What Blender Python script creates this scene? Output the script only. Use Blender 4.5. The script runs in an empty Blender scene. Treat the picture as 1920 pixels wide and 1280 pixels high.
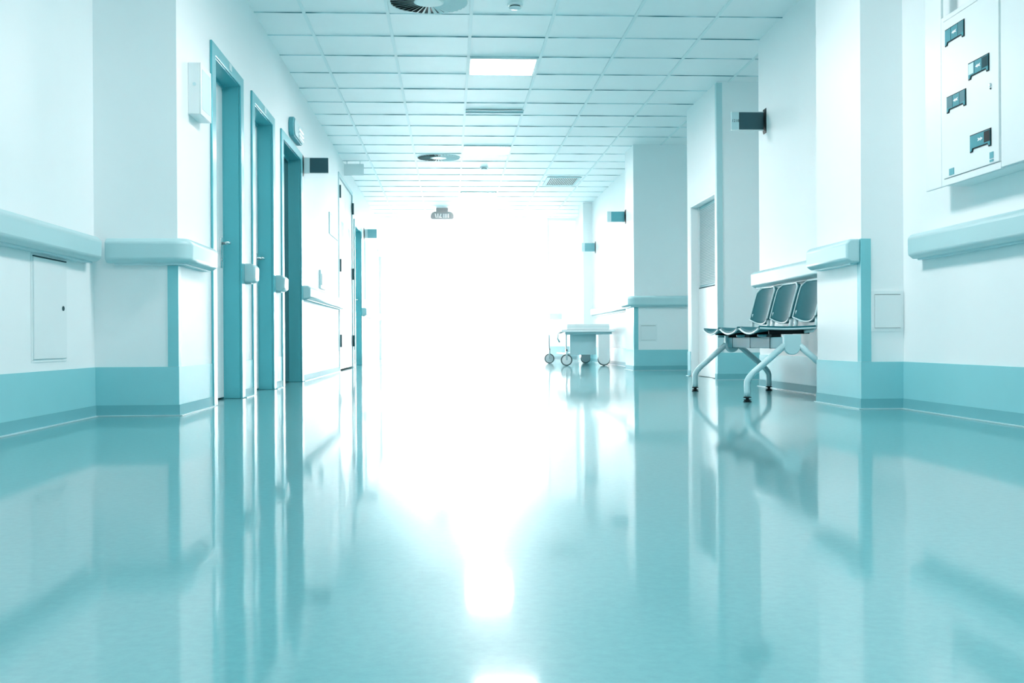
import bpy, bmesh, math, random
from mathutils import Vector, Matrix
random.seed(4)
SC = bpy.context.scene
COL = SC.collection
R = math.radians

# ------------------------------------------------------------------ camera
cam_data = bpy.data.cameras.new('camera')
cam_data.sensor_width = 36.0
cam_data.lens = 36.0 * 2085.36 / 1920.0
cam_data.clip_start = 0.05
cam_data.clip_end = 200
cam = bpy.data.objects.new('camera', cam_data)
COL.objects.link(cam)
_yaw, _pitch, _roll = 0.0558, -0.0011, -0.0058
_f = Vector((math.sin(_yaw) * math.cos(_pitch), math.cos(_yaw) * math.cos(_pitch), math.sin(_pitch)))
_r = Vector((math.cos(_yaw), -math.sin(_yaw), 0))
_u = _r.cross(_f)
_r2 = _r * math.cos(_roll) + _u * math.sin(_roll)
_u2 = _u * math.cos(_roll) - _r * math.sin(_roll)
cam.matrix_world = Matrix(((_r2.x, _u2.x, -_f.x, 0), (_r2.y, _u2.y, -_f.y, 0), (_r2.z, _u2.z, -_f.z, 0.3752), (0, 0, 0, 1)))
SC.camera = cam

# ------------------------------------------------------------------ world, view
world = bpy.data.worlds.new('World')
SC.world = world
world.use_nodes = True
bg = world.node_tree.nodes['Background']
bg.inputs[0].default_value = (0.58, 0.90, 0.96, 1)
bg.inputs[1].default_value = 0.3
SC.view_settings.view_transform = 'Standard'
SC.view_settings.look = 'None'
SC.view_settings.gamma = 1.0
SC.view_settings.exposure = 1.82
SC.view_settings.use_curve_mapping = False
SC.cycles.use_denoising = True
SC.cycles.max_bounces = 10
SC.cycles.diffuse_bounces = 6
SC.cycles.glossy_bounces = 4
SC.cycles.volume_bounces = 1
SC.cycles.sample_clamp_indirect = 8.0
SC.cycles.caustics_reflective = True
SC.cycles.blur_glossy = 1.0
SC.cycles.use_adaptive_sampling = False
SC.cycles.denoising_input_passes = 'RGB_ALBEDO_NORMAL'
SC.cycles.caustics_refractive = False

LAMP_STRENGTH = 21.0
END_STRENGTH = 14.0
HAZE_DENSITY = 0.055

# ------------------------------------------------------------------ constants of the place
XL, XLR, XR, XRR, XN, XD, H = -1.387, -1.806, 2.175, 2.403, 2.454, 2.456, 2.736
YC = 5.77
RB, RT, KT, BT = 0.776, 0.902, 0.25, 0.056
YEND = 32.0
YBACK = -5.0

# ------------------------------------------------------------------ materials
def mat(name, color, rough=0.5, metal=0.0, spec=0.5, emit=None, strength=0.0, noise=0.0, nscale=8.0, coat=0.0, bump=0.0, bscale=200.0):
    m = bpy.data.materials.new(name); m.use_nodes = True
    nt = m.node_tree; b = nt.nodes['Principled BSDF']
    b.inputs['Base Color'].default_value = (*color, 1)
    b.inputs['Roughness'].default_value = rough
    b.inputs['Metallic'].default_value = metal
    b.inputs['Specular IOR Level'].default_value = spec
    b.inputs['Coat Weight'].default_value = coat
    if emit:
        b.inputs['Emission Color'].default_value = (*emit, 1)
        b.inputs['Emission Strength'].default_value = strength
    tc = nt.nodes.new('ShaderNodeTexCoord')
    if noise > 0:
        n = nt.nodes.new('ShaderNodeTexNoise'); n.inputs['Scale'].default_value = nscale; n.inputs['Detail'].default_value = 4
        nt.links.new(tc.outputs['Object'], n.inputs['Vector'])
        mr = nt.nodes.new('ShaderNodeMapRange')
        mr.inputs['To Min'].default_value = 1 - noise; mr.inputs['To Max'].default_value = 1 + noise
        nt.links.new(n.outputs['Fac'], mr.inputs['Value'])
        mx = nt.nodes.new('ShaderNodeVectorMath'); mx.operation = 'SCALE'
        mx.inputs[0].default_value = color
        nt.links.new(mr.outputs['Result'], mx.inputs['Scale'])
        nt.links.new(mx.outputs[0], b.inputs['Base Color'])
    if bump > 0:
        n2 = nt.nodes.new('ShaderNodeTexNoise'); n2.inputs['Scale'].default_value = bscale; n2.inputs['Detail'].default_value = 2
        nt.links.new(tc.outputs['Object'], n2.inputs['Vector'])
        bp = nt.nodes.new('ShaderNodeBump'); bp.inputs['Strength'].default_value = bump; bp.inputs['Distance'].default_value = 0.002
        nt.links.new(n2.outputs['Fac'], bp.inputs['Height'])
        nt.links.new(bp.outputs['Normal'], b.inputs['Normal'])
    return m

M = {}
M['paint'] = mat('wall_paint', (0.87, 0.935, 0.945), 0.45, noise=0.015, nscale=3, bump=0.05, bscale=300)
M['ceil'] = mat('ceiling_tile', (0.92, 0.955, 0.96), 0.64, metal=0.72, spec=0.5, noise=0.02, nscale=5)
M['tee'] = mat('ceiling_tee_pale', (0.80, 0.90, 0.91), 0.5)
M['kick'] = mat('kick_vinyl', (0.27, 0.65, 0.70), 0.4, spec=0.4, noise=0.03, nscale=4)
M['base'] = mat('skirting_vinyl', (0.17, 0.48, 0.53), 0.5, spec=0.25, noise=0.04, nscale=6)
M['rail'] = mat('handrail_vinyl', (0.47, 0.71, 0.74), 0.35, noise=0.01)
M['guard'] = mat('corner_guard_vinyl', (0.22, 0.60, 0.65), 0.35, noise=0.02)
M['frame'] = mat('door_frame_steel', (0.11, 0.49, 0.55), 0.28, metal=0.25, noise=0.05, nscale=3)
M['leaf'] = mat('door_leaf_laminate', (0.93, 0.955, 0.96), 0.3, noise=0.01)
M['leafdark'] = mat('dark_door_leaf', (0.010, 0.045, 0.055), 0.25, noise=0.2, nscale=3)
M['metal'] = mat('satin_steel', (0.62, 0.72, 0.74), 0.25, metal=0.9, noise=0.03)
M['white'] = mat('white_plastic', (0.80, 0.88, 0.89), 0.35, noise=0.01)
M['pale'] = mat('pale_plastic', (0.55, 0.76, 0.79), 0.4, noise=0.01)
M['sign'] = mat('sign_dark_teal', (0.018, 0.085, 0.105), 0.4, noise=0.05)
M['black'] = mat('black_plastic', (0.005, 0.014, 0.017), 0.5, spec=0.2, noise=0.1)
M['gap'] = mat('shadow_gap', (0.02, 0.07, 0.08), 0.8, noise=0.1)
M['chair'] = mat('chair_teal_shell', (0.015, 0.15, 0.18), 0.55, spec=0.15, noise=0.05, nscale=10)
M['chairrim'] = mat('chair_rim', (0.50, 0.72, 0.75), 0.3, noise=0.02)
M['beam'] = mat('bench_beam_steel', (0.10, 0.36, 0.41), 0.5, metal=0.0, noise=0.05)
M['bracket'] = mat('bench_leg_paint', (0.42, 0.66, 0.70), 0.35, noise=0.03)
M['glass'] = mat('meter_window', (0.04, 0.30, 0.36), 0.45, spec=0.3, noise=0.1, nscale=20)
M['meterdark'] = mat('meter_inside_dark', (0.012, 0.07, 0.085), 0.6, spec=0.2, noise=0.2, nscale=60)
M['label'] = mat('teal_label', (0.10, 0.40, 0.46), 0.5, noise=0.1, nscale=40)
M['pane'] = mat('vision_panel', (0.04, 0.20, 0.24), 0.4, spec=0.3, noise=0.05)
M['tyre'] = mat('castor_tyre', (0.06, 0.12, 0.13), 0.5, noise=0.1)
M['sheet'] = mat('mattress_vinyl', (0.80, 0.88, 0.89), 0.4, noise=0.02)
M['troll'] = mat('trolley_panel', (0.42, 0.66, 0.70), 0.4, noise=0.04)
M['lamp'] = mat('lamp_diffuser', (0.9, 0.9, 0.9), 0.5, emit=(1.0, 0.90, 0.885), strength=LAMP_STRENGTH)
M['daylight'] = mat('daylit_frosted_glazing', (0.9, 0.9, 0.9), 0.5, emit=(1.0, 0.90, 0.885), strength=END_STRENGTH)

M['addedglow'] = mat('added_glow_surface', (0.9, 0.92, 0.92), 0.5, emit=(0.93, 0.99, 1.0), strength=0.35)  # emission added to brighten a plain wall face
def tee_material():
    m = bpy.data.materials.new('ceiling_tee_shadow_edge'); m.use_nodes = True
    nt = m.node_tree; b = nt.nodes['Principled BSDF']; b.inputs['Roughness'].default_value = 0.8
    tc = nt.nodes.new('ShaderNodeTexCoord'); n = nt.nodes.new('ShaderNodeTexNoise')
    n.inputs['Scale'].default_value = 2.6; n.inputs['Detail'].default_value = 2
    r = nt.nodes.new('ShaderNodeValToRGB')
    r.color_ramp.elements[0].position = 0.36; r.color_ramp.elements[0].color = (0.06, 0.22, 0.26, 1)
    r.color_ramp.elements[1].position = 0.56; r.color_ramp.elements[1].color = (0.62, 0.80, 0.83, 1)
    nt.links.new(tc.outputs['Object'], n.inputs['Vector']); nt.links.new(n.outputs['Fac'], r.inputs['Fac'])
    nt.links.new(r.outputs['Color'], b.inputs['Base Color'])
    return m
M['teedark'] = tee_material()  # shadow gaps between tiles painted as a broken dark tone on the tees

def floor_material():
    m = bpy.data.materials.new('polished_teal_vinyl_floor'); m.use_nodes = True
    nt = m.node_tree; b = nt.nodes['Principled BSDF']
    b.inputs['Roughness'].default_value = 0.06
    b.inputs['IOR'].default_value = 1.8
    tc = nt.nodes.new('ShaderNodeTexCoord')
    n = nt.nodes.new('ShaderNodeTexNoise'); n.inputs['Scale'].default_value = 55; n.inputs['Detail'].default_value = 6
    n.inputs['Roughness'].default_value = 0.7
    r = nt.nodes.new('ShaderNodeValToRGB')
    r.color_ramp.elements[0].position = 0.30; r.color_ramp.elements[0].color = (0.105, 0.34, 0.375, 1)
    r.color_ramp.elements[1].position = 0.72; r.color_ramp.elements[1].color = (0.13, 0.395, 0.43, 1)
    nt.links.new(tc.outputs['Object'], n.inputs['Vector']); nt.links.new(n.outputs['Fac'], r.inputs['Fac'])
    nt.links.new(r.outputs['Color'], b.inputs['Base Color'])
    # a broad satin lobe mixed with the polished one
    b2 = nt.nodes.new('ShaderNodeBsdfPrincipled'); b2.inputs['Roughness'].default_value = 0.29; b2.inputs['IOR'].default_value = 1.5
    nt.links.new(r.outputs['Color'], b2.inputs['Base Color'])
    mx = nt.nodes.new('ShaderNodeMixShader'); mx.inputs[0].default_value = 0.29
    out = nt.nodes['Material Output']
    nt.links.new(b.outputs[0], mx.inputs[1]); nt.links.new(b2.outputs[0], mx.inputs[2]); nt.links.new(mx.outputs[0], out.inputs['Surface'])
    return m
M['floor'] = floor_material()

# ------------------------------------------------------------------ helpers
def wloc(o):
    v = Vector((0, 0, 0))
    while o is not None:
        v = v + Vector(o.location); o = o.parent
    return v

def thing(name, label, cat, loc, group=None, kind=None):
    o = bpy.data.objects.new(name, None); COL.objects.link(o)
    o.empty_display_size = 0.1; o.location = loc
    o['label'] = label; o['category'] = cat
    if group: o['group'] = group
    if kind: o['kind'] = kind
    return o

def obj(name, bm, m, parent=None, bevel=0.0, smooth=False, seg=2, label=None):
    bmesh.ops.recalc_face_normals(bm, faces=bm.faces[:])
    xs = [v.co for v in bm.verts]
    c = Vector(((min(v.x for v in xs) + max(v.x for v in xs)) / 2, (min(v.y for v in xs) + max(v.y for v in xs)) / 2, min(v.z for v in xs)))
    bmesh.ops.translate(bm, verts=bm.verts[:], vec=-c)
    me = bpy.data.meshes.new(name); bm.to_mesh(me); bm.free()
    me.materials.append(m)
    o = bpy.data.objects.new(name, me); COL.objects.link(o)
    if parent is not None:
        o.parent = parent; o.location = c - wloc(parent)
    else:
        o.location = c
    if smooth:
        for p in me.polygons: p.use_smooth = True
    if bevel > 0:
        md = o.modifiers.new('bevel', 'BEVEL'); md.width = bevel; md.segments = seg; md.limit_method = 'ANGLE'; md.angle_limit = R(38)
        md.harden_normals = False
        for p in me.polygons: p.use_smooth = True
        try:
            me.set_sharp_from_angle(angle=R(40))
        except Exception:
            pass
    if label: o['label'] = label
    return o

def tag(o, label, cat, group=None, kind=None):
    o['label'] = label; o['category'] = cat
    if group: o['group'] = group
    if kind: o['kind'] = kind
    return o

def box(bm, x0, x1, y0, y1, z0, z1):
    vs = [bm.verts.new((x, y, z)) for x in (x0, x1) for y in (y0, y1) for z in (z0, z1)]
    for f in ((0, 1, 3, 2), (4, 6, 7, 5), (0, 4, 5, 1), (2, 3, 7, 6), (0, 2, 6, 4), (1, 5, 7, 3)):
        bm.faces.new([vs[i] for i in f])
    return vs

def BX(*a):
    bm = bmesh.new(); box(bm, *a); return bm

def tube(bm, pts, r, n=10, cap=True):
    pts = [Vector(p) for p in pts]
    rings = []
    prev = None
    for i, p in enumerate(pts):
        if i == 0: t = pts[1] - p
        elif i == len(pts) - 1: t = p - pts[-2]
        else: t = (pts[i + 1] - p).normalized() + (p - pts[i - 1]).normalized()
        t.normalize()
        ref = prev if prev is not None else (Vector((0, 0, 1)) if abs(t.z) < 0.9 else Vector((1, 0, 0)))
        a = t.cross(ref)
        if a.length < 1e-4: a = t.cross(Vector((0, 1, 0)))
        a.normalize(); b = a.cross(t).normalized(); prev = b
        rr = r[i] if isinstance(r, (list, tuple)) else r
        rings.append([bm.verts.new(p + (a * math.cos(2 * math.pi * k / n) + b * math.sin(2 * math.pi * k / n)) * rr) for k in range(n)])
    for i in range(len(rings) - 1):
        for k in range(n):
            bm.faces.new((rings[i][k], rings[i][(k + 1) % n], rings[i + 1][(k + 1) % n], rings[i + 1][k]))
    if cap:
        bm.faces.new(rings[0]); bm.faces.new(rings[-1])

def lathe(bm, prof, c, axis='z', n=32, cap=True):
    """prof: list of (radius, along)"""
    rings = []
    for (r, h) in prof:
        ring = []
        for k in range(n):
            a = 2 * math.pi * k / n
            p = (r * math.cos(a), r * math.sin(a), h)
            if axis == 'y': p = (p[0], p[2], p[1])
            if axis == 'x': p = (p[2], p[0], p[1])
            ring.append(bm.verts.new((c[0] + p[0], c[1] + p[1], c[2] + p[2])))
        rings.append(ring)
    for i in range(len(rings) - 1):
        for k in range(n):
            bm.faces.new((rings[i][k], rings[i][(k + 1) % n], rings[i + 1][(k + 1) % n], rings[i + 1][k]))
    if cap:
        bm.faces.new(rings[0]); bm.faces.new(rings[-1])

def prism(bm, poly, plane, a, b):
    """poly: 2-D outline; plane 'x': (y,z) extruded along x from a to b; 'y': (x,z); 'z': (x,y)"""
    def P(u, v, w):
        return {'x': (w, u, v), 'y': (u, w, v), 'z': (u, v, w)}[plane]
    A = [bm.verts.new(P(u, v, a)) for u, v in poly]; B = [bm.verts.new(P(u, v, b)) for u, v in poly]
    n = len(poly)
    bm.faces.new(A); bm.faces.new(B[::-1])
    for i in range(n):
        bm.faces.new((A[i], A[(i + 1) % n], B[(i + 1) % n], B[i]))

def sweep(bm, stations, section):
    """stations: (x, y, nx, ny); section: closed list of (out, z)"""
    rings = [[bm.verts.new((x + nx * d, y + ny * d, z)) for d, z in section] for x, y, nx, ny in stations]
    n = len(section)
    for i in range(len(rings) - 1):
        for k in range(n):
            bm.faces.new((rings[i][k], rings[i][(k + 1) % n], rings[i + 1][(k + 1) % n], rings[i + 1][k]))
    bm.faces.new(rings[0]); bm.faces.new(rings[-1])

def text_bm(body, size, origin, xdir, zdir):
    cu = bpy.data.curves.new('tmp', 'FONT'); cu.body = body; cu.size = size; cu.align_x = 'CENTER'; cu.align_y = 'CENTER'; cu.extrude = 0.0004
    o = bpy.data.objects.new('tmp', cu); COL.objects.link(o)
    dg = bpy.context.evaluated_depsgraph_get()
    me = bpy.data.meshes.new_from_object(o.evaluated_get(dg))
    bpy.data.objects.remove(o)
    bm = bmesh.new(); bm.from_mesh(me); bpy.data.meshes.remove(me)
    xd = Vector(xdir); zd = Vector(zdir); yd = xd.cross(zd); og = Vector(origin)
    for v in bm.verts: v.co = og + xd * v.co.x + zd * v.co.y + yd * v.co.z
    return bm

# ------------------------------------------------------------------ floor, ceiling
from mathutils import noise as mnoise
bm = bmesh.new()
nx, ny = 50, int((YEND + 0.3 - YBACK) / 0.12)
rows = []
for j in range(ny + 1):
    y = YBACK + (YEND + 0.3 - YBACK) * j / ny
    rows.append([bm.verts.new((-2.3 + 5.9 * i / nx, y, -0.0004 + 0.0004 * mnoise.noise(Vector(((-2.3 + 5.9 * i / nx) * 1.6, y * 1.3, 0.3))))) for i in range(nx + 1)])
for j in range(ny):
    for i in range(nx):
        bm.faces.new((rows[j][i], rows[j][i + 1], rows[j + 1][i + 1], rows[j + 1][i]))
fl = obj('floor', bm, M['floor'], smooth=True)       # sheet laid with a slight waviness
fl.location.z = -0.0008
tag(fl, 'polished teal sheet floor running the length of the corridor', 'floor', kind='structure')

GX = [-1.032 + 0.6 * k for k in range(-1, 8)]
GY = [8.053 + 0.6 * k for k in range(-25, 54)]
bm = BX(-2.3, 3.6, YBACK, YEND + 0.3, H, H + 0.12)
ce = obj('ceiling', bm, M['ceil'])
tag(ce, 'white suspended ceiling of square tiles above the corridor', 'ceiling', kind='structure')
bm = bmesh.new()
for x in GX: box(bm, x - 0.012, x + 0.012, YBACK, YEND, H - 0.006, H)
obj('main_tee', bm, M['tee'], ce)
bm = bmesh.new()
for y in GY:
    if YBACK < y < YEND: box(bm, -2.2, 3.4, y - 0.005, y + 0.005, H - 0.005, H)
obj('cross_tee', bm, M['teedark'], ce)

# ------------------------------------------------------------------ walls
def left_boxes(bm, face, y0, y1, openings):
    back = -2.3
    y = y0
    for (a, b, zt) in openings:
        if a > y: box(bm, back, face, y, a, 0, H)
        box(bm, back, face, a, b, zt, H)
        box(bm, back, face - 0.30, a, b, 0, zt)
        y = b
    if y1 > y: box(bm, back, face, y, y1, 0, H)

# (outer frame y0, y1, top z, kind)
LDOORS = [(6.568, 7.564, 2.137, 'plain'), (7.893, 8.905, 2.140, 'plain'), (9.262, 10.56, 2.135, 'dark'),
          (14.03, 16.02, 2.50, 'double'), (16.27, 17.64, 2.155, 'plain'), (21.60, 22.80, 2.15, 'plain'),
          (24.55, 25.75, 2.15, 'plain'), (28.6, 29.8, 2.15, 'plain')]
def opening(d):
    if d[3] == 'double': return (d[0] + 0.03, d[1] - 0.03, d[2] - 0.03)
    return (d[0] + 0.06, d[1] - 0.06, d[2] - 0.035)
bm = bmesh.new()
box(bm, -2.3, XLR, YBACK, YC, 0, H)
left_boxes(bm, XL, YC, YEND, [opening(d) for d in LDOORS])
tag(obj('wall_left', bm, M['paint']), 'pale painted left corridor wall with a row of door openings', 'wall', kind='structure')

RD = (10.16, 11.24, 1.735)      # low service door in the right wall
RPROF = [(XRR, YBACK, YC), (XR, YC, 6.48), (XN, 6.48, 8.695), (3.3, 8.695, 10.085), (XD, 10.085, 11.365), (3.3, 11.365, 13.37),
         (2.23, 13.37, 14.0), (XD, 14.0, 19.05), (2.30, 19.05, 19.7), (XD, 19.7, 21.5), (1.9, 21.5, YEND)]
bm = bmesh.new()
for (x, a, b) in RPROF:
    if (a, b) == (10.085, 11.365):
        box(bm, x, 3.6, a, RD[0], 0, H); box(bm, x, 3.6, RD[1], b, 0, H); box(bm, x, 3.6, RD[0], RD[1], RD[2], H); box(bm, x + 0.3, 3.6, RD[0], RD[1], 0, RD[2])
    else:
        box(bm, x, 3.6, a, b, 0, H)
tag(obj('wall_right', bm, M['paint']), 'pale painted right corridor wall stepping in and out around pillars', 'wall', kind='structure')

bm = bmesh.new()
box(bm, -1.387, -1.15, YEND, YEND + 0.3, 0, H); box(bm, 1.70, 1.9, YEND, YEND + 0.3, 0, H); box(bm, -1.15, 1.70, YEND, YEND + 0.3, 2.6, H)
tag(obj('wall_end', bm, M['paint']), 'pale end wall around the bright glazed doors', 'wall', kind='structure')
win = thing('window_1', 'glazed end of the corridor flooded with white daylight', 'window', (-0.1, YEND, 0), kind='structure')
obj('pane', BX(-1.15, 1.70, YEND + 0.12, YEND + 0.14, 0.0, 2.6), M['daylight'], win)
bm = bmesh.new()
for x in (-1.15, 0.255, 1.66): box(bm, x, x + 0.04, YEND + 0.06, YEND + 0.115, 0, 2.6)
for z in (0.0, 2.1, 2.56): box(bm, -1.11, 1.66, YEND + 0.062, YEND + 0.113, z, z + 0.04)
obj('window_frame', bm, M['white'], win)

w2 = thing('added_glow_panel', 'added softly glowing panel beyond the bed trolley on the right', 'window', (2.17, 21.49, 0), kind='structure')  # glowing panel added to whiten the far wall step
obj('pane', BX(1.93, 2.44, 21.485, 21.498, 0.26, 2.68), M['addedglow'], w2)
obj('window_frame', BX(1.90, 1.929, 21.48, 21.498, 0.26, 2.70), M['white'], w2)

# kick panels and skirting follow the walls
def gaps(y0, y1, ops):
    out = []; y = y0
    for a, b in sorted(ops):
        if b <= y0 or a >= y1: continue
        if a > y: out.append((y, a))
        y = max(y, b)
    if y < y1: out.append((y, y1))
    return out

def skirt_left(z0, z1, t):
    bm = bmesh.new()
    box(bm, XLR, XLR + t, YBACK, YC - t, z0, z1)
    box(bm, XLR, XL + t, YC - t, YC, z0, z1)
    for a, b in gaps(YC, YEND, [(d[0], d[1]) for d in LDOORS]): box(bm, XL, XL + t, a, b, z0, z1)
    return bm

def skirt_right(z0, z1, t):
    bm = bmesh.new()
    for i, (x, a, b) in enumerate(RPROF):
        ops = [(RD[0], RD[1])] if a == 10.085 else []
        for p, q in gaps(a, b, ops):
            box(bm, x - t, x, p, q, z0, z1)
        if i + 1 < len(RPROF):
            x2 = RPROF[i + 1][0]
            if x2 < x: box(bm, x2 - t, x - t, b - t, b, z0, z1)      # face turned towards the near end
    return bm

tag(obj('trim_1', skirt_left(BT, KT, 0.006), M['kick']), 'teal vinyl kick panel along the foot of the left wall', 'kick panel', kind='structure')
tag(obj('trim_2', skirt_right(BT, KT, 0.006), M['kick']), 'teal vinyl kick panel along the foot of the right wall', 'kick panel', kind='structure')
tag(obj('baseboard_left', skirt_left(0, BT, 0.010), M['base']), 'darker teal skirting along the left wall', 'skirting', kind='structure')
tag(obj('baseboard_right', skirt_right(0, BT, 0.010), M['base']), 'darker teal skirting along the right wall', 'skirting', kind='structure')

for _b, _fn in (('baseboard_left', skirt_left), ('baseboard_right', skirt_right)):
    obj('sealant_bead', _fn(0, 0.005, 0.024), M['rail'], bpy.data.objects[_b])

# ------------------------------------------------------------------ handrails
SEC = [(0.004, RB), (0.055, RB), (0.080, RB + 0.018), (0.082, RT - 0.022), (0.060, RT), (0.004, RT)]
RET = [(0.0, RB + 0.006), (0.045, RB + 0.006), (0.045, RB - 0.008), (0.0, RB - 0.008)]
def handrail(stations, label, group='wall handrails'):
    x, y = stations[0][0], stations[0][1]
    t = thing('handrail', label, 'handrail', (x, y, RB - 0.008), group)
    bm = bmesh.new(); sweep(bm, stations, SEC); obj('bumper', bm, M['rail'], t, bevel=0.010, seg=3)
    # slim retainer under the cover, set back from both ends
    s = [list(q) for q in stations]
    for e, o in ((0, 1), (-1, -2)):
        d = Vector((s[o][0] - s[e][0], s[o][1] - s[e][1]))
        if d.length > 0.12:
            d = d.normalized() * 0.04; s[e][0] += d.x; s[e][1] += d.y
    bm = bmesh.new(); sweep(bm, s, RET); obj('retainer', bm, M['pale'], t)
    return t
def straight(x, y0, y1, nx): return [(x, y0, nx, 0), (x, y1, nx, 0)]
def corner(x, y, n0, n1, k=8):
    a0 = math.atan2(n0[1], n0[0]); a1 = math.atan2(n1[1], n1[0])
    if a1 - a0 > math.pi: a1 -= 2 * math.pi
    if a0 - a1 > math.pi: a1 += 2 * math.pi
    return [(x, y, math.cos(a0 + (a1 - a0) * i / k), math.sin(a0 + (a1 - a0) * i / k)) for i in range(k + 1)]

handrail(straight(XLR, YBACK, 5.64, 1), 'long pale handrail on the near left wall, ending square against the pillar')
handrail([(XLR + 0.075, YC, 0, -1)] + corner(XL, YC, (0, -1), (1, 0)) + [(XL, 6.37, 1, 0)], 'handrail wrapping round the near left pillar corner')
handrail(straight(XL, 7.575, 7.74, 1), 'short handrail stub between the first and second doors on the left')
handrail(straight(XL, 8.915, 9.13, 1), 'short handrail stub between the second and the dark third door on the left')
handrail(straight(XL, 10.57, 14.0, 1), 'handrail on the left wall beyond the dark third door')
handrail(straight(XL, 17.66, 21.55, 1), 'faint far handrail on the left wall under the tall framed board')
handrail(straight(XRR, YBACK, 5.53, -1), 'long pale handrail on the near right wall below the meter cabinet')
handrail([(XR, 5.772, -1, 0), (XR, 6.44, -1, 0)], 'handrail on the side of the near right pillar')
handrail(straight(XN, 6.50, 8.66, -1), 'handrail on the niche wall above the chair backs')
handrail([(3.28, 13.37, 0, -1)] + corner(2.23, 13.37, (0, -1), (-1, 0)) + [(2.23, 13.93, -1, 0)], 'handrail across the far right pillar face and round its corner')
handrail(straight(XD, 14.08, 18.7, -1), 'pale far handrail on the right wall above the bed trolley')
handrail([(1.93, 21.48, 0, -1), (2.17, 21.48, 0, -1)], 'faint handrail on the added glowing panel facing the camera beyond the bed trolley')

# ------------------------------------------------------------------ corner guards
def guard(x, y, sx, z0, z1, label, m='guard'):
    """L-shaped strip on the near outer corner of a pillar; sx = +1 wall lies to -x of corner"""
    bm = bmesh.new(); w = 0.05; t = 0.004
    poly = [(x - sx * w, y), (x - sx * w, y - t), (x + sx * t, y - t), (x + sx * t, y + w), (x, y + w), (x, y)]
    prism(bm, poly, 'z', z0, z1)
    return tag(obj('corner_guard', bm, M[m]), label, 'corner guard', 'wall corner guards')
guard(XL, YC, 1, KT + 0.001, RB - 0.01, 'teal corner guard below the handrail on the near left pillar')
guard(XR, YC, -1, KT + 0.001, RT, 'teal corner guard on the near right pillar beside the square hatch')
guard(XD, 10.085, -1, KT + 0.001, H - 0.01, 'tall teal corner strip at the recess beside the low service door', 'rail')
guard(2.23, 13.37, -1, KT + 0.001, RB - 0.01, 'teal corner guard below the handrail on the far right pillar')

# ------------------------------------------------------------------ left doors
def door(n, d, label):
    y0, y1, zt, kind = d
    t = thing('door_%d' % n, label, 'door', (XL, (y0 + y1) / 2, 0), kind='structure')
    aw = 0.105; hw = 0.068; dep = 0.104
    bm = bmesh.new()
    # architrave on the wall face
    prism(bm, [(y0, 0.0), (y0, zt), (y1, zt), (y1, 0.0), (y1 - aw, 0.0), (y1 - aw, zt - hw), (y0 + aw, zt - hw), (y0 + aw, 0.0)], 'x', XL, XL + 0.014)
    # lining
    oy0, oy1, oz = opening(d)
    prism(bm, [(oy0, 0.0), (oy0, oz), (oy1, oz), (oy1, 0.0), (y1 - aw, 0.0), (y1 - aw, zt - hw), (y0 + aw, zt - hw), (y0 + aw, 0.0)], 'x', XL - dep - 0.05, XL)
    obj('door_frame', bm, M['frame'], t, bevel=0.004, seg=2)
    xs = XL - dep
    bm = bmesh.new()
    prism(bm, [(y0 + aw, 0.0), (y0 + aw, zt - hw), (y1 - aw, zt - hw), (y1 - aw, 0.0), (y1 - aw - 0.004, 0.0), (y1 - aw - 0.004, zt - hw - 0.02), (y0 + aw + 0.004, zt - hw - 0.02), (y0 + aw + 0.004, 0.0)], 'x', xs - 0.004, xs + 0.003)
    obj('door_gasket', bm, M['frame'], t)
    ml = M['leafdark'] if kind == 'dark' else M['leaf']
    lf = obj('leaf', BX(xs - 0.05, xs - 0.0045, y0 + aw + 0.004, y1 - aw - 0.004, 0.012, zt - hw - 0.004), ml, t)
    if kind == 'dark':
        obj('recessed_pull', BX(xs - 0.0044, xs - 0.001, y0 + 0.30, y0 + 0.36, 0.97, 1.09), M['metal'], lf)
        obj('center_seam', BX(xs - 0.0044, xs - 0.001, (y0 + y1) / 2 - 0.01, (y0 + y1) / 2 + 0.01, 0.02, zt - hw - 0.03), M['frame'], lf)
    else:
        hy = y1 - aw - 0.085
        obj('handle_plate', BX(xs - 0.0044, xs + 0.004, hy - 0.02, hy + 0.02, 0.86, 1.06), M['metal'], lf, bevel=0.002)
        bm = bmesh.new()
        tube(bm, [(xs + 0.004, hy, 1.02), (xs + 0.045, hy, 1.02), (xs + 0.056, hy - 0.012, 1.02), (xs + 0.058, hy - 0.07, 1.018), (xs + 0.056, hy - 0.125, 1.014)], [0.010, 0.010, 0.011, 0.010, 0.008], 12)
        obj('lever', bm, M['metal'], lf, smooth=True)
        bm = bmesh.new(); lathe(bm, [(0.011, 0), (0.011, 0.006)], (xs + 0.004, hy, 0.915), 'x', 16); obj('lock_cylinder', bm, M['metal'], lf)
    if n <= 2:
        ym = y0 + 0.47
        p = obj('number_plate', BX(XL + 0.014, XL + 0.017, ym + 0.03, ym + 0.11, zt - 0.054, zt - 0.010), M['pale'], t)
    return t

names = ['first left door, pale leaf in a teal steel frame, beside the near pillar',
         'second left door, pale leaf in a teal steel frame with lever handle',
         'third left door, dark leaf in a wide teal frame under the oval lamp',
         None,
         'far left door with teal frame just past the tall double doors',
         'faint far left door in the white glow, nearest of three beyond the framed board',
         'faint far left door in the white glow, second of three beyond the framed board',
         'faint far left door in the white glow, last before the glazed end']
for i, d in enumerate(LDOORS):
    if d[3] == 'double': continue
    door(i + 1, d, names[i])

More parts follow.
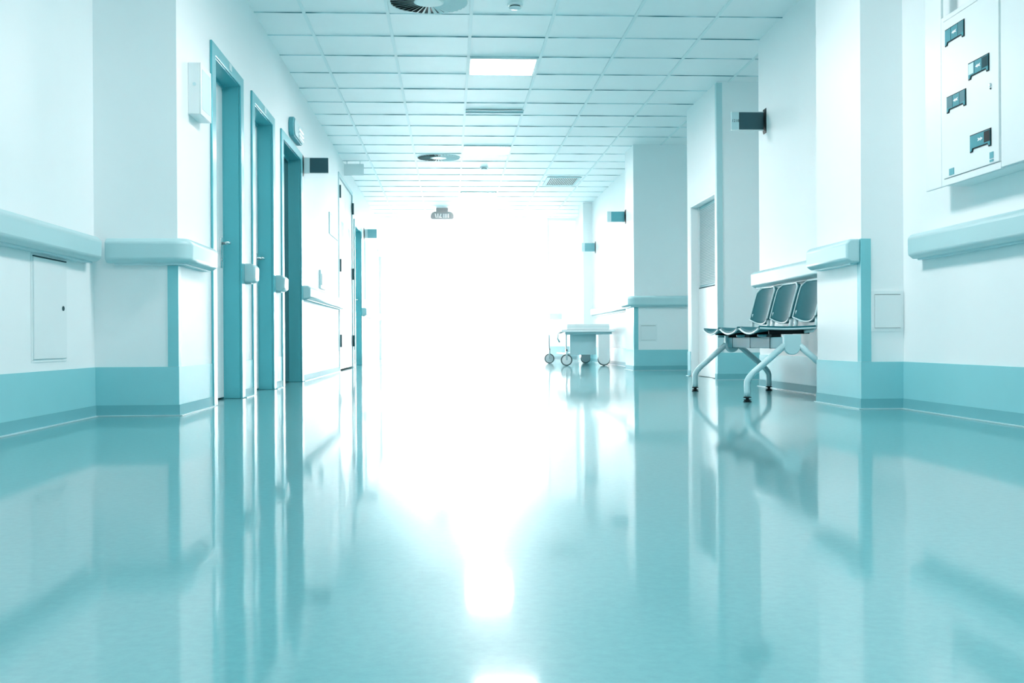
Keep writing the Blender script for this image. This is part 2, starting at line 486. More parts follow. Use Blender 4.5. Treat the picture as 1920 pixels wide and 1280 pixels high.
# tall flush double door with two vision panels
y0, y1, zt, _k = LDOORS[3]
t = thing('door_4', 'tall white double door with two narrow vision panels on the left wall', 'door', (XL, (y0 + y1) / 2, 0), kind='structure')
bm = bmesh.new()
prism(bm, [(y0, 0), (y0, zt), (y1, zt), (y1, 0), (y1 - 0.05, 0), (y1 - 0.05, zt - 0.05), (y0 + 0.05, zt - 0.05), (y0 + 0.05, 0)], 'x', XL, XL + 0.012)
o0, o1, oz = opening(LDOORS[3])
prism(bm, [(o0, 0), (o0, oz), (o1, oz), (o1, 0), (y1 - 0.05, 0), (y1 - 0.05, zt - 0.05), (y0 + 0.05, zt - 0.05), (y0 + 0.05, 0)], 'x', XL - 0.1, XL)
obj('door_frame', bm, M['pale'], t)
ym = (y0 + y1) / 2
for a, b, w0, w1, hy in ((y0 + 0.056, ym - 0.003, 14.45, 14.78, y0 + 0.06), (ym + 0.003, y1 - 0.056, 15.38, 15.72, y1 - 0.06)):
    bm = bmesh.new(); X0, X1 = XL - 0.045, XL - 0.004
    box(bm, X0, X1, a, w0, 0.02, zt - 0.056); box(bm, X0, X1, w1, b, 0.02, zt - 0.056)
    box(bm, X0, X1, w0, w1, 0.02, 1.38); box(bm, X0, X1, w0, w1, 1.93, zt - 0.056)
    lf = obj('leaf', bm, M['white'], t)
    obj('pane', BX(XL - 0.012, XL - 0.0055, w0, w1, 1.38, 1.93), M['pane'], lf)
    for z in (0.30, 1.25, 2.18):
        bm = bmesh.new(); lathe(bm, [(0.014, 0), (0.014, 0.16)], (XL + 0.018, hy, z), 'z', 12); obj('hinge', bm, M['gap'], lf)
obj('push_plate', BX(XL - 0.004, XL - 0.001, ym - 0.14, ym - 0.05, 0.98, 1.12), M['metal'], t)

# ------------------------------------------------------------------ right low service door with louvre
t = thing('door_9', 'low pale service door with louvred upper panel behind the chairs', 'door', (XD, 10.7, 0), kind='structure')
bm = bmesh.new()
prism(bm, [(RD[0], 0), (RD[0], RD[2]), (RD[1], RD[2]), (RD[1], 0), (RD[1] - 0.03, 0), (RD[1] - 0.03, RD[2] - 0.02), (RD[0] + 0.03, RD[2] - 0.02), (RD[0] + 0.03, 0)], 'x', XD + 0.002, XD + 0.10)
obj('door_frame', bm, M['white'], t)
ya, yb = RD[0] + 0.035, RD[1] - 0.035
obj('lower_panel', BX(XD + 0.078, XD + 0.10, ya, yb, 0.004, 0.885), M['leaf'], t)
obj('panel_gap', BX(XD + 0.082, XD + 0.10, ya, yb, 0.885, 0.898), M['gap'], t)
up = obj('upper_panel', BX(XD + 0.088, XD + 0.10, ya, yb, 0.898, RD[2] - 0.022), M['troll'], t)
bm = bmesh.new(); z = 0.92
while z < RD[2] - 0.05:
    prism(bm, [(XD + 0.078, z), (XD + 0.080, z + 0.003), (XD + 0.088, z + 0.013), (XD + 0.088, z + 0.010)], 'y', ya + 0.03, yb - 0.03)
    z += 0.016
obj('louvre', bm, M['white'], up)
obj('panel_edge', BX(XD + 0.078, XD + 0.088, ya, ya + 0.03, 0.898, RD[2] - 0.022), M['white'], up)
obj('panel_edge', BX(XD + 0.078, XD + 0.088, yb - 0.03, yb, 0.898, RD[2] - 0.022), M['white'], up)

# ------------------------------------------------------------------ hatches / access panels
def hatch_y(x0, x1, z0, z1, y, label):      # on a wall facing the near end
    t = thing('access_hatch', label, 'access hatch', ((x0 + x1) / 2, y, z0), 'square wall hatches')
    bm = bmesh.new(); w = 0.018
    prism(bm, [(x0, z0), (x1, z0), (x1, z1), (x0, z1)], 'y', y - 0.007, y)
    obj('frame', bm, M['white'], t)
    obj('gap', BX(x0 + w, x1 - w, y - 0.0078, y - 0.007, z0 + w, z1 - w), M['gap'], t)
    obj('cover', BX(x0 + w + 0.0006, x1 - w - 0.0006, y - 0.0105, y - 0.0078, z0 + w + 0.0015, z1 - w - 0.003), M['white'], t)
    return t
hatch_y(2.225, 2.400, 0.41, 0.625, YC, 'square white hatch on the face of the near right pillar')
hatch_y(2.295, 2.510, 0.35, 0.56, 13.37, 'small square hatch low on the far right pillar face')

t = thing('wall_hatch', 'tall flush white wall hatch with keyhole under the near left handrail', 'wall hatch', (XLR, 5.12, 0.29))
obj('frame', BX(XLR, XLR + 0.003, 4.91, 5.352, 0.290, 0.768), M['white'], t)
dr = obj('door', BX(XLR + 0.003, XLR + 0.009, 4.925, 5.337, 0.305, 0.750), M['white'], t)
obj('top_gap', BX(XLR + 0.003, XLR + 0.0092, 4.925, 5.337, 0.752, 0.757), M['gap'], t)
bm = bmesh.new(); lathe(bm, [(0.011, 0), (0.011, 0.004)], (XLR + 0.009, 5.285, 0.535), 'x', 16); obj('keyhole', bm, M['gap'], dr)

# ------------------------------------------------------------------ wall cabinet by the first door
t = thing('wall_cabinet', 'shallow white wall box with framed front beside the first left door', 'wall cabinet', (XL, 6.15, 1.592))
obj('body', BX(XL, XL + 0.062, 6.02, 6.28, 1.592, 1.868), M['white'], t, bevel=0.004)
fr = bmesh.new()
prism(fr, [(6.02, 1.592), (6.28, 1.592), (6.28, 1.868), (6.02, 1.868)], 'x', XL + 0.0625, XL + 0.068)
obj('door', fr, M['white'], t, bevel=0.002)
obj('inset', BX(XL + 0.068, XL + 0.0695, 6.055, 6.245, 1.625, 1.838), M['pale'], t)
bm = bmesh.new(); lathe(bm, [(0.009, 0), (0.009, -0.003)], (XL + 0.034, 6.02, 1.752), 'y', 20); obj('knockout', bm, M['pale'], t)

# ------------------------------------------------------------------ oval emergency lamp over the third door
t = thing('emergency_lamp', 'oval emergency lamp with pale tubes above the dark third door', 'emergency lamp', (XL, 10.02, 2.17))
def oval(y0, y1, z0, z1, n=10, k=0.9):
    r = (z1 - z0) / 2 * k; pts = []
    for (cy, cz, a0) in ((y1 - r, z1 - r, 0), (y0 + r, z1 - r, 90), (y0 + r, z0 + r, 180), (y1 - r, z0 + r, 270)):
        for i in range(n + 1):
            a = R(a0 + 90 * i / n); pts.append((cy + r * math.cos(a), cz + r * math.sin(a)))
    return pts
bm = bmesh.new(); prism(bm, oval(9.72, 10.34, 2.165, 2.335), 'x', XL, XL + 0.045); obj('housing', bm, M['label'], t, bevel=0.008, seg=3)
bm = bmesh.new(); prism(bm, oval(9.76, 10.30, 2.180, 2.320), 'x', XL + 0.0455, XL + 0.054); cv = obj('cover', bm, M['pale'], t, bevel=0.006, seg=3)
for z in (2.200, 2.235, 2.270):
    bm = bmesh.new(); tube(bm, [(XL + 0.057, 9.98, z), (XL + 0.057, 10.26, z)], 0.011, 10); obj('tube', bm, M['white'], cv)

# ------------------------------------------------------------------ flag signs
def flag_sign(x, y, s, zc, w, h, face, label, txt=None):
    """s=+1: mounted on the left wall and pointing to +x"""
    t = thing('flag_sign', label, 'sign', (x, y, zc - h * 0.7), 'projecting room signs')
    bm = bmesh.new(); n = 12; hh = h * 0.72
    poly = [(x, zc - hh)] + [(x + s * 0.010 * math.sin(math.pi * (i + 0.5) / n) + s * 0.003, zc - hh + 2 * hh * (i + 0.5) / n) for i in range(n)] + [(x, zc + hh)]
    prism(bm, poly, 'y', y - 0.04, y + 0.04); obj('wall_plate', bm, M['black'], t)
    a, b = x + s * 0.013, x + s * w
    lo, hi = min(a, b), max(a, b); sp = 0.24 * (hi - lo)
    th = 0.008
    obj('panel', BX(lo + sp, hi, y - th, y + th, zc - h / 2, zc + h / 2), M[face], t, bevel=0.002)
    st = obj('number_strip', BX(lo, lo + sp - 0.001, y - th, y + th, zc - h / 2, zc + h / 2), M['pale'], t, bevel=0.002)
    obj('edge_trim', BX(lo, hi, y - th - 0.001, y + th + 0.001, zc + h / 2, zc + h / 2 + 0.006), M['white'], t)
    obj('edge_trim', BX(lo, hi, y - th - 0.001, y + th + 0.001, zc - h / 2 - 0.006, zc - h / 2), M['white'], t)
    if txt:
        bmt = text_bm(txt, 0.030, (lo + sp * 0.52, y - th - 0.0008, zc), (1, 0, 0), (0, 0, 1)); obj('room_number', bmt, M['gap'], st)
    return t
flag_sign(XL, 10.66, 1, 2.046, 0.243, 0.142, 'sign', 'dark projecting room sign on the left wall just past the dark door')
flag_sign(XL, 18.18, 1, 2.12, 0.21, 0.14, 'label', 'glow-washed teal projecting sign on the left wall above the tall framed board')  # panel colour lightened to hold the wash of the glow
flag_sign(XL, 25.9, 1, 2.23, 0.17, 0.12, 'label', 'faintest small projecting sign deep in the glow on the left wall')  # wash of the glow painted into the lighter panel
flag_sign(XN, 8.52, -1, 2.065, 0.265, 0.135, 'sign', 'dark projecting room sign numbered 1218 above the chairs on the right', '1218')
flag_sign(2.23, 13.98, -1, 1.93, 0.235, 0.125, 'label', 'glow-washed teal projecting sign on the far right pillar')  # dark sign painted lighter where the glow washes over it
flag_sign(XD, 18.6, -1, 1.93, 0.235, 0.14, 'label', 'glow-washed projecting sign on the right wall beside the far column above the bed trolley')  # lighter panel carries the glow's wash in its colour

# pale hanging panel below the ceiling on the left
t = thing('ceiling_sign', 'pale blank sign panel hung under the ceiling at the left wall', 'sign', (-1.25, 14.7, 2.55))
obj('panel', BX(XL + 0.01, -1.117, 14.69, 14.71, 2.55, 2.70), M['white'], t)
obj('hanger', BX(-1.34, -1.33, 14.695, 14.705, 2.70, H), M['metal'], t)
obj('hanger', BX(-1.17, -1.16, 14.695, 14.705, 2.70, H), M['metal'], t)

# notice board, switches, tall framed board on the left wall
t = thing('notice_board', 'small pale framed notice on the left wall before the double door', 'notice board', (XL, 13.4, 1.64))
obj('frame', BX(XL, XL + 0.012, 12.93, 13.90, 1.62, 1.87), M['pale'], t)
obj('sheet', BX(XL + 0.012, XL + 0.014, 12.98, 13.85, 1.65, 1.84), M['white'], t)
t = thing('switch_panel', 'small pale switch panel with two rockers above the left handrail', 'switch', (XL, 12.2, 0.95))
obj('plate', BX(XL, XL + 0.02, 11.95, 12.40, 0.94, 1.14), M['pale'], t, bevel=0.003)
obj('rocker', BX(XL + 0.02, XL + 0.028, 12.0, 12.16, 0.98, 1.10), M['white'], t)
obj('rocker', BX(XL + 0.02, XL + 0.028, 12.2, 12.36, 0.98, 1.10), M['white'], t)
t = thing('framed_board', 'tall blank framed board on the far left wall between doors', 'board', (XL, 19.3, 1.0))
obj('board', BX(XL, XL + 0.015, 18.35, 20.5, 1.06, 2.02), M['white'], t)
bm = bmesh.new()
prism(bm, [(18.30, 1.01), (20.55, 1.01), (20.55, 2.07), (18.30, 2.07)], 'x', XL, XL + 0.008)
obj('frame', bm, M['frame'], t)

# ------------------------------------------------------------------ ceiling fittings
LG = 'square ceiling lights in a row'
def light_panel(y, label):
    x0, x1 = 0.168 + 0.014, 0.768 - 0.014; y0, y1 = y + 0.014, y + 0.6 - 0.014
    t = thing('ceiling_light', label, 'ceiling light', ((x0 + x1) / 2, (y0 + y1) / 2, H - 0.02), LG)
    bm = bmesh.new(); w = 0.018
    for a in ((x0, x0 + w, y0, y1), (x1 - w, x1, y0, y1), (x0 + w, x1 - w, y0, y0 + w), (x0 + w, x1 - w, y1 - w, y1)): box(bm, *a, H - 0.016, H - 0.0005)
    obj('frame', bm, M['white'], t)
    obj('diffuser', BX(x0 + w, x1 - w, y0 + w, y1 - w, H - 0.010, H - 0.001), M['lamp'], t)
lab = {9.253: 'nearest square ceiling light in view, glowing white beside the near swirl vent', 13.453: 'second glowing square ceiling light from the near end',
       17.653: 'third square ceiling light, lost in the glow above the hanging exit sign', 21.853: 'fourth square ceiling light, deep in the glow',
       26.053: 'last square ceiling light before the glazed end',
       5.053: 'square ceiling light overhead, seen only as the reflection at the bottom edge of the floor', 0.853: 'square ceiling light above the camera'}
for y, l in lab.items(): light_panel(y, l)

def swirl(cx, cy, label):
    t = thing('swirl_diffuser', label, 'air vent', (cx, cy, H - 0.014), 'round swirl air vents')
    obj('plate', BX(cx - 0.285, cx + 0.285, cy - 0.285, cy + 0.285, H - 0.004, H - 0.0005), M['tee'], t)
    bm = bmesh.new(); lathe(bm, [(0.27, H - 0.0052), (0.27, H - 0.004)], (cx, cy, 0), 'z', 64); obj('slot_backing', bm, M['black'], t)
    bm = bmesh.new(); lathe(bm, [(0.268, H - 0.0052), (0.280, H - 0.0052), (0.280, H - 0.010), (0.268, H - 0.010), (0.268, H - 0.0052)], (cx, cy, 0), 'z', 64, cap=False); obj('rim', bm, M['tee'], t)
    bm = bmesh.new(); lathe(bm, [(0.105, H - 0.0052), (0.105, H - 0.011), (0.09, H - 0.014), (0.0, H - 0.015)], (cx, cy, 0), 'z', 40, cap=False); obj('hub', bm, M['tee'], t)
    n = 36
    for k in range(n):
        a = 2 * math.pi * k / n; da = 0.6 * math.pi / n
        bm = bmesh.new()
        def P(r, an, z): return (cx + r * math.cos(an), cy + r * math.sin(an), z)
        v = [bm.verts.new(P(0.105, a - da, H - 0.0055)), bm.verts.new(P(0.268, a - da * 0.7, H - 0.0055)), bm.verts.new(P(0.268, a + da * 0.9, H - 0.016)), bm.verts.new(P(0.105, a + da, H - 0.013))]
        w = [bm.verts.new(q.co + Vector((0, 0, -0.0012))) for q in v]
        bm.faces.new(v); bm.faces.new(w[::-1])
        for i in range(4): bm.faces.new((v[i], v[(i + 1) % 4], w[(i + 1) % 4], w[i]))
        obj('vane', bm, M['tee'], t)
swirl(-0.132, 7.753, 'near round swirl air vent cut by the top edge')
swirl(-0.132, 14.353, 'far round swirl air vent beside the second ceiling light')

t = thing('vent_grille', 'rectangular louvred grille in the ceiling on the right', 'air vent', (1.668, 16.45, H - 0.012))
x0, x1, y0, y1 = 1.42, 1.92, 16.02, 16.88
obj('backing', BX(x0 + 0.03, x1 - 0.03, y0 + 0.03, y1 - 0.03, H - 0.006, H - 0.0055), M['black'], t)
bm = bmesh.new()
for a in ((x0, x0 + 0.04, y0, y1), (x1 - 0.04, x1, y0, y1), (x0 + 0.04, x1 - 0.04, y0, y0 + 0.05), (x0 + 0.04, x1 - 0.04, y1 - 0.05, y1)): box(bm, *a, H - 0.014, H - 0.005)
obj('frame', bm, M['pale'], t)
for k in range(16):
    xx = x0 + 0.05 + k * (x1 - x0 - 0.1) / 15.0
    bm = bmesh.new(); box(bm, xx - 0.006, xx + 0.006, y0 + 0.05, y1 - 0.05, H - 0.012, H - 0.008)
    obj('slat', bm, M['tee'], t)

t = thing('slot_diffuser', 'narrow dark slot strip in the ceiling between the two lights', 'air vent', (0.47, 11.42, H - 0.012))
obj('slot', BX(0.175, 0.77, 11.375, 11.475, H - 0.010, H - 0.0055), M['label'], t)
obj('lip', BX(0.175, 0.77, 11.360, 11.374, H - 0.016, H - 0.0055), M['tee'], t)
obj('lip', BX(0.175, 0.77, 11.476, 11.490, H - 0.016, H - 0.0055), M['tee'], t)

def smoke(x, y, label):
    t = thing('smoke_detector', label, 'smoke detector', (x, y, H - 0.04), 'ceiling smoke detectors')
    bm = bmesh.new(); lathe(bm, [(0.055, H - 0.0005), (0.055, H - 0.012), (0.05, H - 0.016)], (x, y, 0), 'z', 28); obj('base', bm, M['white'], t)
    bm = bmesh.new(); lathe(bm, [(0.038, H - 0.0165), (0.038, H - 0.024)], (x, y, 0), 'z', 28); obj('sensor_ring', bm, M['gap'], t)
    bm = bmesh.new(); lathe(bm, [(0.044, H - 0.0245), (0.042, H - 0.032), (0.03, H - 0.038), (0.001, H - 0.040)], (x, y, 0), 'z', 28); obj('dome', bm, M['white'], t, smooth=True)
smoke(0.471, 7.80, 'small round smoke detector beside the near swirl vent')
smoke(0.48, 15.15, 'tiny smoke detector beyond the second ceiling light')

# hanging exit sign
t = thing('exit_sign', 'dark oval sign hanging from the ceiling in the white glow', 'sign', (-0.124, 19.86, 2.535))
yv = 19.86
bm = bmesh.new()
c0, c1, zb, zt2 = -0.124 - 0.205, -0.124 + 0.205, 2.535, 2.672
poly = []
rr = 0.085
for (cx, cz, a0, r) in ((c1 - rr, zt2 - rr, 0, rr), (c0 + rr, zt2 - rr, 90, rr), (c0 + 0.04, zb + 0.04, 180, 0.04), (c1 - 0.04, zb + 0.04, 270, 0.04)):
    for i in range(9):
        a = R(a0 + 90 * i / 8); poly.append((cx + r * math.cos(a), cz + r * math.sin(a)))
prism(bm, poly, 'y', yv - 0.03, yv + 0.03); body = obj('body', bm, M['sign'], t, bevel=0.006)
obj('ceiling_mount', BX(-0.23, -0.02, yv - 0.035, yv + 0.035, 2.673, H - 0.0005), M['sign'], t)
def mark(polys, nm):
    bm = bmesh.new()
    for p in polys: prism(bm, p, 'y', yv - 0.0315, yv - 0.0302)
    obj(nm, bm, M['white'], body)
cx = -0.124; cz = 2.60
mark([[(cx - 0.13, cz + 0.035), (cx - 0.115, cz + 0.035), (cx - 0.098, cz - 0.04), (cx - 0.113, cz - 0.04)], [(cx - 0.082, cz - 0.04), (cx - 0.068, cz - 0.04), (cx - 0.068, cz + 0.035), (cx - 0.082, cz + 0.035)]], 'pictogram')
mark([[(cx - 0.055, cz - 0.04), (cx - 0.04, cz - 0.04), (cx - 0.012, cz + 0.03), (cx - 0.03, cz + 0.035)], [(cx - 0.04, cz - 0.04), (cx - 0.005, cz - 0.04), (cx - 0.005, cz - 0.026), (cx - 0.038, cz - 0.026)]], 'pictogram')
mark([[(cx + 0.022 + 0.028 * k, cz - 0.04), (cx + 0.035 + 0.028 * k, cz - 0.04), (cx + 0.035 + 0.028 * k, cz + 0.033), (cx + 0.022 + 0.028 * k, cz + 0.033)] for k in range(4)], 'pictogram')

# ------------------------------------------------------------------ meter cabinet on the near right wall
XF = 2.287
t = thing('meter_cabinet', 'large white meter cabinet with four teal windows on the near right wall', 'meter cabinet', (XRR, 4.7, 1.075))
obj('body', BX(XF + 0.014, XRR, 4.10, 5.027, 1.075, 1.852), M['white'], t)
obj('side_flange', BX(XF, XF + 0.013, 5.052, 5.224, 1.075, 2.50), M['white'], t, bevel=0.003)
bm = bmesh.new()
prism(bm, [(4.494, 1.075), (5.05, 1.075), (5.05, 1.855), (4.494, 1.855), (4.494, 1.834), (5.026, 1.834), (5.026, 1.105), (4.494, 1.105)], 'x', XF, XF + 0.013)
obj('front_frame', bm, M['white'], t, bevel=0.002)
dr = obj('door', BX(XF - 0.002, XF + 0.0125, 4.506, 5.0235, 1.1085, 1.831), M['white'], t, bevel=0.002)
obj('side_door', BX(XF - 0.002, XF + 0.013, 4.12, 4.488, 1.080, 2.50), M['white'], t, bevel=0.002)
obj('upper_body', BX(XF + 0.075, XRR, 4.10, 5.05, 1.856, 2.50), M['paint'], t)
ud = obj('upper_door', BX(XF + 0.055, XF + 0.074, 4.49, 4.865, 1.857, 2.50), M['white'], t, bevel=0.002)
obj('upper_window', BX(XF + 0.050, XF + 0.0549, 4.74, 4.83, 1.90, 1.99), M['glass'], ud)
def meter(ya, yb, z0, z1, variant):
    x = XF - 0.002
    notch = 0.012
    bm = bmesh.new()
    prism(bm, [(ya, z0), (ya + 0.022, z0), (ya + 0.028, z0 + notch), (yb - 0.028, z0 + notch), (yb - 0.022, z0), (yb, z0), (yb, z1), (ya, z1)], 'x', x - 0.003, x - 0.0001)
    rim = obj('meter_window', bm, M['black'], dr)
    e = 0.0045
    bm = bmesh.new()
    prism(bm, [(ya + e, z0 + e), (ya + 0.018, z0 + e), (ya + 0.024, z0 + notch + e), (yb - 0.024, z0 + notch + e), (yb - 0.018, z0 + e), (yb - e, z0 + e), (yb - e, z1 - e), (ya + e, z1 - e)], 'x', x - 0.005, x - 0.0031)
    obj('glass', bm, M['glass'], rim)
    w = yb - ya
    # dividing bars and inner dark fields  (image left = larger y)
    for f in variant['bars']:
        yy = yb - w * f; obj('divider', BX(x - 0.0056, x - 0.0051, yy - 0.0015, yy + 0.0015, z0 + notch + e, z1 - e), M['meterdark'], rim)
    for f0, f1, mm in variant['fields']:
        obj('inner_field', BX(x - 0.0055, x - 0.0051, yb - w * f1, yb - w * f0, z0 + notch + 0.010, z1 - 0.007), M[mm], rim)
    # white arrow mark
    cy, cz = yb - w * 0.52, z0 + (z1 - z0) * 0.58
    s = variant['dir']
    bm = bmesh.new()
    prism(bm, [(cy + s * 0.026, cz), (cy + s * 0.004, cz + 0.009), (cy + s * 0.008, cz + 0.003), (cy - s * 0.022, cz + 0.008), (cy - s * 0.014, cz + 0.001), (cy - s * 0.022, cz - 0.006), (cy + s * 0.006, cz - 0.003), (cy + s * 0.002, cz - 0.008)], 'x', x - 0.0066, x - 0.0060)
    obj('arrow_mark', bm, M['white'], rim)
meter(4.808, 4.999, 1.711, 1.788, dict(bars=(0.33, 0.70), fields=((0.72, 0.97, 'pane'),), dir=1))
meter(4.584, 4.771, 1.504, 1.579, dict(bars=(0.33, 0.68), fields=((0.70, 0.98, 'meterdark'), (0.04, 0.28, 'pale')), dir=1))
meter(4.796, 4.985, 1.402, 1.477, dict(bars=(0.34, 0.70), fields=((0.72, 0.97, 'pane'), (0.04, 0.32, 'pane')), dir=1))
meter(4.570, 4.759, 1.184, 1.260, dict(bars=(), fields=((0.70, 0.98, 'black'),), dir=-1))
x = XF - 0.002
obj('label_plate', BX(x - 0.002, x - 0.0001, 4.918, 4.966, 1.116, 1.146), M['label'], dr, bevel=0.0)
lb = obj('label_plate', BX(x - 0.002, x - 0.0001, 4.552, 4.584, 1.130, 1.157), M['label'], dr)
obj('label_plate', BX(x - 0.002, x - 0.0001, 4.552, 4.584, 1.116, 1.125), M['label'], dr)
bm = bmesh.new(); lathe(bm, [(0.008, 0), (0.008, -0.005), (0.006, -0.007)], (x, 4.572, 1.440), 'x', 18); obj('lock', bm, M['metal'], dr)
bm = bmesh.new(); lathe(bm, [(0.004, 0), (0.004, -0.004)], (x, 4.572, 1.425), 'x', 14); obj('lock', bm, M['gap'], dr)

# ------------------------------------------------------------------ three-seat beam bench
t = thing('waiting_bench', 'teal three-seat waiting bench on a steel beam in the right niche', 'bench', (2.04, 7.2, 0))
XB = 2.035
obj('beam', BX(XB - 0.035, XB + 0.035, 6.545, 8.02, 0.315, 0.385), M['beam'], t, bevel=0.004)
for y in (6.86, 7.32, 7.78):
    obj('beam_joint', BX(XB - 0.0365, XB + 0.0365, y - 0.004, y + 0.004, 0.3135, 0.3865), M['gap'], t)
for y in (6.54, 7.95):
    bm = bmesh.new()
    pts = [(XB - 0.052, 0.40), (XB - 0.052, 0.335)] + [(XB + 0.052 * math.cos(R(180 + 180 * i / 12)), 0.335 + 0.056 * math.sin(R(180 + 180 * i / 12))) for i in range(1, 12)] + [(XB + 0.052, 0.335), (XB + 0.052, 0.40)]
    prism(bm, pts, 'y', y - 0.03, y + 0.006)
    obj('end_plate', bm, M['bracket'], t, bevel=0.004)
    for s in (-1, 1):
        yy = y - 0.012
        bm = bmesh.new(); xf = XB + s * 0.27
        p = [(XB + s * 0.045, yy, 0.335), (XB + s * 0.14, yy, 0.253), (XB + s * 0.225, yy, 0.180)]
        for i in range(1, 7):
            a = R(48 * i / 6)
            p.append((xf - s * 0.045 * (1 - math.sin(a) / math.sin(R(48))) ** 1.3, yy, 0.180 - 0.062 * i / 6))
        p += [(xf, yy, 0.06), (xf, yy, 0.032)]
        tube(bm, p, 0.019, 14); lg = obj('leg', bm, M['bracket'], t, smooth=True)
        bm = bmesh.new(); lathe(bm, [(0.019, 0.031), (0.024, 0.029), (0.024, 0.025), (0.010, 0.023), (0.010, 0.016), (0.022, 0.014), (0.022, 0.010), (0.012, 0.008), (0.024, 0.005), (0.024, 0.0)], (xf, yy, 0), 'z', 20)
        obj('foot', bm, M['black'], lg)

def grid_surface(fn, nu, nv, th):
    bm = bmesh.new()
    A = [[None] * (nv + 1) for _ in range(nu + 1)]; B = [[None] * (nv + 1) for _ in range(nu + 1)]
    for i in range(nu + 1):
        for j in range(nv + 1):
            p, nrm = fn(i / nu - 0.5, j / nv)
            A[i][j] = bm.verts.new(p); B[i][j] = bm.verts.new(Vector(p) + Vector(nrm) * th)
    for i in range(nu):
        for j in range(nv):
            bm.faces.new((A[i][j], A[i + 1][j], A[i + 1][j + 1], A[i][j + 1]))
            bm.faces.new((B[i][j], B[i][j + 1], B[i + 1][j + 1], B[i + 1][j]))
    ring = [(i, 0) for i in range(nu)] + [(nu, j) for j in range(nv)] + [(i, nv) for i in range(nu, 0, -1)] + [(0, j) for j in range(nv, 0, -1)]
    for k in range(len(ring)):
        a, b = ring[k], ring[(k + 1) % len(ring)]
        bm.faces.new((A[a[0]][a[1]], A[b[0]][b[1]], B[b[0]][b[1]], B[a[0]][a[1]]))
    return bm, [Vector(fn(i / nu - 0.5, j / nv)[0]) for i, j in ring]

for yc in (7.005, 7.53, 8.055):
    W = 0.46
    def seat_fn(s, q, yc=yc):
        dish = (1 - (2 * s) ** 2)
        fr = math.exp(-(q / 0.22) ** 2)
        x = 1.91 + 0.355 * q
        z = 0.458 - 0.020 * dish * fr - 0.012 * dish - 0.012 * math.sin(q * math.pi) * 0.5
        return (x, yc + s * W, z), (0, 0, -1)
    bm, ring = grid_surface(seat_fn, 14, 14, 0.016)
    st = obj('seat', bm, M['chair'], t, smooth=True)
    bm = bmesh.new(); rg = [p + Vector((0, 0, -0.017)) for p in ring]
    tube(bm, rg + [rg[0]], 0.0065, 8, cap=False); obj('rim', bm, M['chairrim'], st, smooth=True)
    # carrier below the pan
    for s in (-1, 1):
        obj('seat_carrier', BX(XB - 0.05, 2.24, yc + s * 0.17 - 0.015, yc + s * 0.17 + 0.015, 0.405, 0.432), M['black'], t, bevel=0.003)
    bm = bmesh.new(); lathe(bm, [(0.05, 0.386), (0.062, 0.392), (0.062, 0.402), (0.05, 0.405)], (XB - 0.01, yc, 0), 'z', 24); obj('seat_flange', bm, M['beam'], t)
    obj('carrier_bar', BX(XB - 0.03, XB + 0.03, yc - W * 0.36, yc + W * 0.36, 0.386, 0.4045), M['black'], t)
    def back_fn(s, q, yc=yc):
        dish = (1 - (2 * s) ** 2)
        z0 = 0.518 - 0.034 * dish
        z1 = 0.752
        k = 1.0
        if q > 0.80:
            e = (q - 0.80) / 0.20; k = 1 - 0.11 * (1 - math.sqrt(max(0, 1 - e * e)))
        z = z0 + (z1 - z0) * q
        z -= 0.020 * max(0, abs(2 * s) - 0.75) / 0.25 * (q ** 6)
        x = 2.262 + 0.062 * q + 0.022 * dish
        return (x, yc + s * 0.45 * k, z), (0.97, 0, -0.2)
    bm, ring = grid_surface(back_fn, 14, 14, 0.028)
    bk = obj('backrest', bm, M['chair'], t, smooth=True)
    bm = bmesh.new(); tube(bm, ring + [ring[0]], 0.0055, 8, cap=False); obj('rim', bm, M['chairrim'], bk, smooth=True)
    for s in (-1, 1):
        bm = bmesh.new(); yy = yc + s * 0.205
        tube(bm, [(2.20, yy, 0.418), (2.25, yy, 0.425), (2.275, yy, 0.46), (2.287, yy, 0.56)], 0.012, 10); obj('back_support', bm, M['chairrim'], t, smooth=True)

# ------------------------------------------------------------------ bed trolley beside the right wall
YT = 15.95
t = thing('bed_trolley', 'pale bed trolley on big castors parked along the right wall', 'trolley', (1.98, YT + 0.95, 0))
bm = bmesh.new(); prism(bm, oval(1.60, 2.38, 0.488, 0.522, 5, 0.9), 'y', YT - 0.02, YT + 1.9); obj('deck', bm, M['white'], t, bevel=0.004)
obj('under_frame', BX(1.66, 2.34, YT + 0.03, YT + 1.85, 0.455, 0.487), M['bracket'], t)
obj('side_panel', BX(1.74, 2.12, YT + 0.12, YT + 0.15, 0.16, 0.454), M['troll'], t)
obj('lower_shelf', BX(1.70, 2.10, YT + 0.151, YT + 1.7, 0.16, 0.18), M['bracket'], t)
bm = bmesh.new(); tube(bm, [(1.62, YT + 0.02, 0.487), (1.56, YT + 0.02, 0.47), (1.55, YT + 0.02, 0.40), (1.58, YT + 0.02, 0.34)], 0.012, 10); obj('push_handle', bm, M['metal'], t, smooth=True)
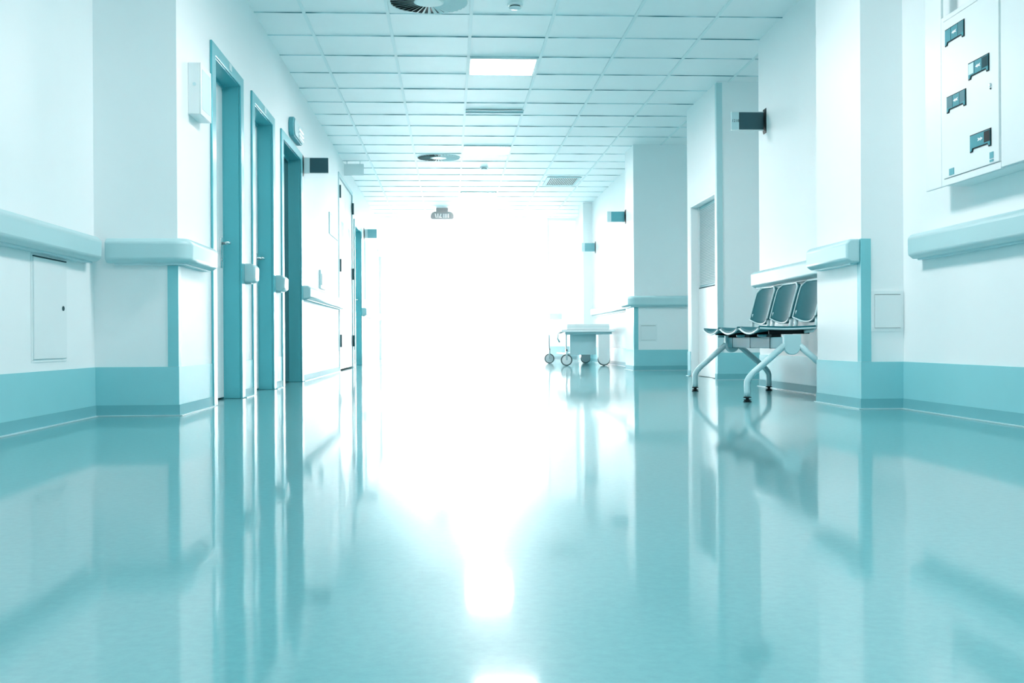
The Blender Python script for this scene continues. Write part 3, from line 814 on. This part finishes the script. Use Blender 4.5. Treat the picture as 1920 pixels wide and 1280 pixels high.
def castor(cx, cy, r, cover):
    w = thing_part('castor', t)
    bm = bmesh.new(); lathe(bm, [(r - 0.016, -0.02), (r - 0.003, -0.02), (r, -0.012), (r, 0.012), (r - 0.003, 0.02), (r - 0.016, 0.02), (r - 0.016, -0.02)], (cx, cy, r), 'y', 32, cap=False)
    tr = obj('tyre', bm, M['tyre'], w, smooth=False)
    bm = bmesh.new(); lathe(bm, [(0.001, -0.022), (0.02, -0.022), (r - 0.018, -0.014), (r - 0.0165, 0.012), (0.001, 0.018)], (cx, cy, r), 'y', 32); obj('wheel_disc', bm, M['white'], w)
    if cover:
        bm = bmesh.new(); rr = r - 0.006
        pts = [(cx - rr, 0.454)] + [(cx + rr * math.cos(R(180 + 180 * i / 16)), r + rr * math.sin(R(180 + 180 * i / 16)) + 0.012) for i in range(17)] + [(cx + rr, 0.454)]
        prism(bm, pts, 'y', cy - 0.034, cy - 0.024); obj('leg_cover', bm, M['white'], w, bevel=0.003)
        obj('post', BX(cx - 0.02, cx + 0.02, cy + 0.026, cy + 0.06, r, 0.454), M['metal'], w)
    else:
        bm = bmesh.new(); box(bm, cx - 0.012, cx + 0.012, cy + 0.024, cy + 0.036, r, 0.454); box(bm, cx - 0.012, cx + 0.012, cy - 0.034, cy - 0.024, r, 0.24); box(bm, cx - 0.012, cx + 0.012, cy - 0.034, cy + 0.036, 0.215, 0.24)
        obj('fork', bm, M['metal'], w)
def thing_part(name, parent):
    o = bpy.data.objects.new(name, None); COL.objects.link(o); o.parent = parent; o.empty_display_size = 0.05
    return o
castor(1.682, YT + 0.06, 0.085, False)
castor(1.585, YT + 1.75, 0.080, False)
castor(2.225, YT + 0.06, 0.090, True)
castor(2.165, YT + 1.75, 0.080, True)

bm = bmesh.new(); prism(bm, oval(1.685, 2.305, 0.524, 0.605, 4, 0.35), 'y', YT + 0.02, YT + 1.85)
mt = thing('mattress', 'thin white mattress lying on the bed trolley', 'mattress', (1.99, YT + 0.9, 0.523))
ms = obj('pad', bm, M['sheet'], mt, bevel=0.008)
obj('piping', BX(1.684, 2.306, YT + 0.018, YT + 1.852, 0.560, 0.564), M['bracket'], mt)

# ------------------------------------------------------------------ haze volume added to spread the end glow like bloom
bm = BX(XL + 0.002, 2.452, 17.2, YEND - 0.01, 0.002, H - 0.02)
m = bpy.data.materials.new('added_glow_haze'); m.use_nodes = True
nt = m.node_tree; nt.nodes.clear()
outn = nt.nodes.new('ShaderNodeOutputMaterial'); vs = nt.nodes.new('ShaderNodeVolumeScatter')
vs.inputs['Color'].default_value = (0.92, 0.99, 1, 1); vs.inputs['Density'].default_value = HAZE_DENSITY; vs.inputs['Anisotropy'].default_value = 0.75
nt.links.new(vs.outputs[0], outn.inputs['Volume'])
hz = obj('haze', bm, m)
tag(hz, 'added haze volume spreading the white glow in the far half of the corridor', 'haze', kind='stuff')
